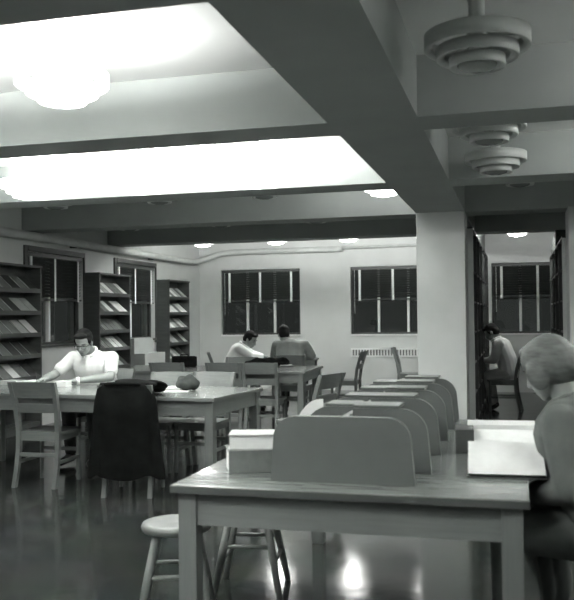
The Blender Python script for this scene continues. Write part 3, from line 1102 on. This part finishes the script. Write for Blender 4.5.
def person(label, loc, rz, P, hc, hrot, mats, arms, bob=False, sleeve='short', seat=True, skirt=False):
    """P: dict of torso points in a frame that faces +y; arms: list of (shoulder, elbow, wrist, hand dir, palm normal, thumb side, curl)"""
    t = thing('person', label, 'person', loc, rz)
    Rm = rot(*hrot)
    pel, bel, chest, nk = [Vector(P[k]) for k in ('pelvis', 'belly', 'chest', 'neck')]
    b = MB()
    big = P.get('bulk', 1.0)
    bodychain = [(pel, 0.125 * big), (bel, 0.125 * big), (chest, 0.125 * big), ((chest + nk) / 2 + Vector((0, 0, 0.0)), 0.095), (nk, 0.056)]
    b.limb(bodychain)
    for s in (-1, 1):
        b.limb([(chest + Vector((s * 0.07, 0, 0.0)), 0.105 * big), (bel + Vector((s * 0.06, 0, 0)), 0.105 * big), (pel + Vector((s * 0.07, 0, 0)), 0.105 * big)])
    b.limb([(nk, 0.056), (Vector(hc) + Rm @ Vector((0, -0.03, -0.06)), 0.053)])
    head(b, hc, Rm)
    for (sh, el, wr, hd, pn, ts, cu) in arms:
        b.limb([(chest + (Vector(sh) - chest) * 0.55, 0.08), (sh, 0.062), (Vector(sh).lerp(Vector(el), 0.5), 0.050), (el, 0.042), (Vector(el).lerp(Vector(wr), 0.35), 0.042), (wr, 0.026)])
        hand(b, wr, hd, pn, ts, cu, 1.05)
    for (hp, kn, an, toe) in P['legs']:
        b.limb([(hp, 0.085), (kn, 0.058), (Vector(kn).lerp(Vector(an), 0.35), 0.052), (an, 0.035)])
        b.limb([(an, 0.035), (toe, 0.030)])
    body = b.remeshed('body', mats['skin'], 0.0075, t, 3)
    # shirt shell
    g = 0.012
    s_ = MB()
    s_.limb([(pel + Vector((0, 0, -0.02)), 0.125 * big + g), (bel, 0.13 * big + g), (chest, 0.128 * big + g), ((chest + nk) / 2 - Vector((0, 0, 0.01)), 0.092 + g)])
    for s in (-1, 1):
        s_.limb([(chest + Vector((s * 0.075, 0, 0.0)), 0.108 * big + g), (bel + Vector((s * 0.065, 0, 0)), 0.108 * big + g), (pel + Vector((s * 0.07, 0, 0)), 0.105 * big + g)])
    for (sh, el, wr, *_r) in arms:
        sh, el, wr = Vector(sh), Vector(el), Vector(wr)
        ch = [(chest + (sh - chest) * 0.55, 0.082 + g), (sh, 0.056 + g)]
        if sleeve == 'short':
            ch += [(sh.lerp(el, 0.45), 0.050 + g), (sh.lerp(el, 0.66), 0.054 + g)]
        else:
            ch += [(sh.lerp(el, 0.5), 0.056 + g), (el, 0.050 + g), (el.lerp(wr, 0.4), 0.046 + g), (el.lerp(wr, 0.88), 0.034 + g)]
        s_.limb(ch)
    sh_o = s_.remeshed('coat' if skirt else 'shirt', mats['top'], 0.009, t, 3)
    # collar
    co = MB()
    cpt = []
    ax = (Vector(hc) - nk).normalized()
    u1 = ax.cross(Vector((0, 1, 0))).normalized()
    v1 = u1.cross(ax).normalized()
    for i in range(17):
        a = -PI * 0.88 + i * (1.76 * PI / 16) - PI / 2
        cpt.append(nk + ax * (-0.012 + 0.012 * math.sin(a)) + u1 * math.cos(a) * 0.068 + v1 * math.sin(a) * 0.072)
    co.tube(cpt, 0.017, 8)
    co.remeshed('collar', mats['top'], 0.006, sh_o, 2)
    # trousers
    tr = MB()
    if skirt:
        tr.limb([(pel + Vector((0, 0, 0.02)), 0.16), (pel + Vector((0, 0.10, -0.03)), 0.15)])
        for (hp, kn, an, toe) in P['legs']:
            tr.limb([(hp, 0.11), (Vector(kn), 0.085), (Vector(kn).lerp(Vector(an), 0.62), 0.10)])
        ks = [Vector(l[1]) for l in P['legs']]
        as_ = [Vector(l[1]).lerp(Vector(l[2]), 0.62) for l in P['legs']]
        tr.limb([((ks[0] + ks[1]) / 2, 0.08), ((as_[0] + as_[1]) / 2, 0.09)])
        tr.limb([(pel + Vector((0, -0.03, 0)), 0.15), (pel + Vector((0, -0.05, -0.22)), 0.14)])
        tr.remeshed('coat_skirt', mats['top'], 0.012, t, 4)
    else:
        tr.limb([(pel + Vector((0, 0, 0.0)), 0.128 * big + 0.004), (pel + Vector((0, 0.03, -0.03)), 0.12)])
        for (hp, kn, an, toe) in P['legs']:
            tr.limb([(hp, 0.098), (kn, 0.072), (Vector(kn).lerp(Vector(an), 0.9), 0.055)])
        tr.remeshed('trousers', mats['trousers'], 0.010, t, 3)
    for (hp, kn, an, toe) in P['legs']:
        q = MB()
        q.limb([(Vector(an) + Vector((0, -0.02, -0.02)), 0.042), (Vector(toe) + Vector((0, 0, 0.0)), 0.036)])
        for v in q.bm.verts:
            v.co.z = max(0.004, v.co.z)
        q.remeshed('shoe', M_shoe, 0.008, t, 2)
    face_bits(hc, Rm, t)
    hair(hc, Rm, mats['hair'], t, bob)
    return t, Rm


# seated pose shared by the readers
def legs(sp=0.11, kz=0.50, ky=0.40, ay=0.36):
    return [((s * 0.10, 0.02, 0.53), (s * (sp + 0.02), ky, kz), (s * (sp + 0.02), ay, 0.09), (s * (sp + 0.04), ay + 0.15, 0.045)) for s in (-1, 1)]


# the man writing at the long table (faces the camera)
P1 = dict(pelvis=(0, 0, 0.565), belly=(0, 0.06, 0.74), chest=(0, 0.15, 0.93), neck=(0, 0.235, 1.065), bulk=1.12, legs=legs())
hc1 = (0.01, 0.325, 1.150)
arms1 = [((-0.205, 0.17, 1.00), (-0.275, 0.34, 0.83), (0.0, 0.52, 0.803), (1.0, 0.20, -0.08), (0.1, 0.2, -1), 1, 0.45),
         ((0.205, 0.17, 1.00), (0.315, 0.34, 0.845), (0.315, 0.58, 0.805), (-0.15, 0.95, -0.05), (-0.4, 0, -0.9), 1, 0.55)]
man, Rm1 = person('man in white short-sleeved shirt writing at the long table, head bowed', (-3.96, 7.58, 0), R(180), P1, hc1, (R(-25), 0, R(8)),
                  dict(skin=M_skin, top=M_shirt, trousers=M_trouser, hair=M_hair), arms1)


def HP(x, y, z):
    return Vector(hc1) + Rm1 @ Vector((x, y, z))


gl = MB()
for s in (-1, 1):
    ring = [HP(s * 0.032 + 0.024 * math.cos(a), 0.098, 0.0 + 0.019 * math.sin(a)) for a in [i * 2 * PI / 16 for i in range(17)]]
    gl.tube(ring, 0.0018, 6, False)
    gl.tube([HP(s * 0.056, 0.097, 0.006), HP(s * 0.076, 0.06, 0.008), HP(s * 0.08, 0.0, 0.006)], 0.003, 6)
gl.tube([HP(-0.009, 0.098, 0.006), HP(0, 0.103, 0.010), HP(0.009, 0.098, 0.006)], 0.003, 6)
gl.tube([HP(-0.058, 0.098, 0.017), HP(0, 0.104, 0.015), HP(0.058, 0.098, 0.017)], 0.0032, 6)
gl.build('spectacles', M_frame, man)
wp = Vector(arms1[0][1]).lerp(Vector(arms1[0][2]), 0.90)
wd_ = (Vector(arms1[0][2]) - Vector(arms1[0][1])).normalized()
MB().tube([wp - wd_ * 0.013, wp + wd_ * 0.013], 0.036, 18).build('wristwatch', M_white, man, True)
o = thing('pencil', 'pencil held by the man in white shirt', 'pencil', (0, 0, 0))
a_ = man.matrix_basis @ Vector((0.265, 0.72, 0.775))
b_ = man.matrix_basis @ Vector((0.31, 0.66, 0.89))
MB().tube([a_, b_], 0.004, 6).build('pencil_shaft', M_cloth_dk, o)
MB().tube([a_ + (a_ - b_).normalized() * 0.012, a_], [0.0006, 0.004], 6).build('pencil_tip', M_frame, o)

# reader in white shirt at the far small table, turned to the papers
P2 = dict(pelvis=(0, 0, 0.555), belly=(0, 0.07, 0.71), chest=(0, 0.16, 0.87), neck=(0, 0.24, 0.98), legs=legs())
arms2 = [((-0.19, 0.18, 0.93), (-0.27, 0.35, 0.82), (-0.10, 0.50, 0.80), (0.9, 0.5, 0), (0, 0, -1), 1, 0.4),
         ((0.19, 0.18, 0.93), (0.27, 0.35, 0.82), (0.08, 0.50, 0.80), (-0.9, 0.5, 0), (0, 0, -1), -1, 0.4)]
person('reader in white shirt at the far table, head bent over papers', (-4.10, 11.80, 0), R(-75), P2, (0, 0.33, 1.05), (R(-28), 0, R(-25)),
       dict(skin=M_skin, top=M_shirt, trousers=M_trouser, hair=M_hair), arms2, sleeve='long')
# reader in grey shirt seen from behind
P3 = dict(pelvis=(0, 0, 0.565), belly=(0, 0.06, 0.75), chest=(0.0, 0.12, 0.93), neck=(-0.08, 0.18, 1.04), legs=legs(), bulk=1.1)
arms3 = [((-0.20, 0.14, 0.99), (-0.27, 0.30, 0.83), (-0.10, 0.47, 0.805), (0.9, 0.5, 0), (0, 0, -1), 1, 0.4),
         ((0.20, 0.14, 0.99), (0.27, 0.28, 0.83), (0.16, 0.47, 0.805), (-0.6, 0.8, 0), (0, 0, -1), -1, 0.4)]
person('reader in grey shirt seen from behind at the far table', (-3.02, 11.22, 0), R(4), P3, (-0.12, 0.26, 1.13), (R(-22), 0, R(18)),
       dict(skin=M_skin, top=M_shirt2, trousers=M_trouser, hair=M_hair), arms3, sleeve='long')
o = MB().box((0, 0, 0.004), (0.34, 0.26, 0.008), None, 0.002).build('paper_pile', M_paper)
o.location = (-3.38, 11.72, ZT)
o.rotation_euler = (0, 0, R(10))
tag(o, 'white papers spread on the far table between the two readers', 'papers')

# reader in the book aisle, side on, facing the left stack
P4 = dict(pelvis=(0, -0.02, 0.565), belly=(0, 0.01, 0.73), chest=(0, 0.08, 0.91), neck=(0, 0.17, 1.04), legs=[((s * 0.10, 0.02, 0.53), (s * 0.11, 0.27, 0.50), (s * 0.11, 0.20, 0.09), (s * 0.12, 0.22, 0.045)) for s in (-1, 1)])
arms4 = [((-0.19, 0.10, 0.98), (-0.22, 0.16, 0.74), (-0.09, 0.30, 0.72), (0.4, 0.7, 0.2), (0.6, 0, -0.7), 1, 0.5),
         ((0.19, 0.10, 0.98), (0.22, 0.14, 0.74), (0.09, 0.30, 0.72), (-0.4, 0.7, 0.2), (-0.6, 0, -0.7), -1, 0.5)]
person('reader in white shirt sitting side-on in the book aisle', (-0.13, 12.60, 0), R(84), P4, (0, 0.225, 1.12), (R(-35), 0, 0),
       dict(skin=M_skin, top=M_shirt, trousers=M_trouser2, hair=M_hair), arms4, sleeve='long')

# person in grey coat at the carrel table
P5 = dict(pelvis=(0, 0.0, 0.585), belly=(0, 0.05, 0.74), chest=(0, 0.13, 0.91), neck=(0, 0.18, 1.045), bulk=1.2,
          legs=[((s * 0.10, 0.02, 0.55), (s * 0.13, 0.36, 0.52), (s * 0.13, 0.32, 0.09), (s * 0.15, 0.46, 0.045)) for s in (-1, 1)])
arms5 = [((-0.20, 0.12, 0.97), (-0.235, 0.06, 0.74), (-0.08, 0.29, 0.665), (0.6, 0.75, -0.1), (0, -0.1, -1), 1, 0.4),
         ((0.20, 0.14, 0.97), (0.27, 0.18, 0.74), (0.10, 0.36, 0.665), (-0.6, 0.75, -0.1), (0, -0.1, -1), -1, 0.35)]
person('person in grey coat with bobbed hair sitting at the carrel table edge', (0.345, 3.42, 0), R(62), P5, (0.0, 0.255, 1.155), (R(-26), 0, R(-4)),
       dict(skin=M_skin, top=M_coat, trousers=M_trouser, hair=M_hair2), arms5, bob=True, sleeve='long', skirt=True)
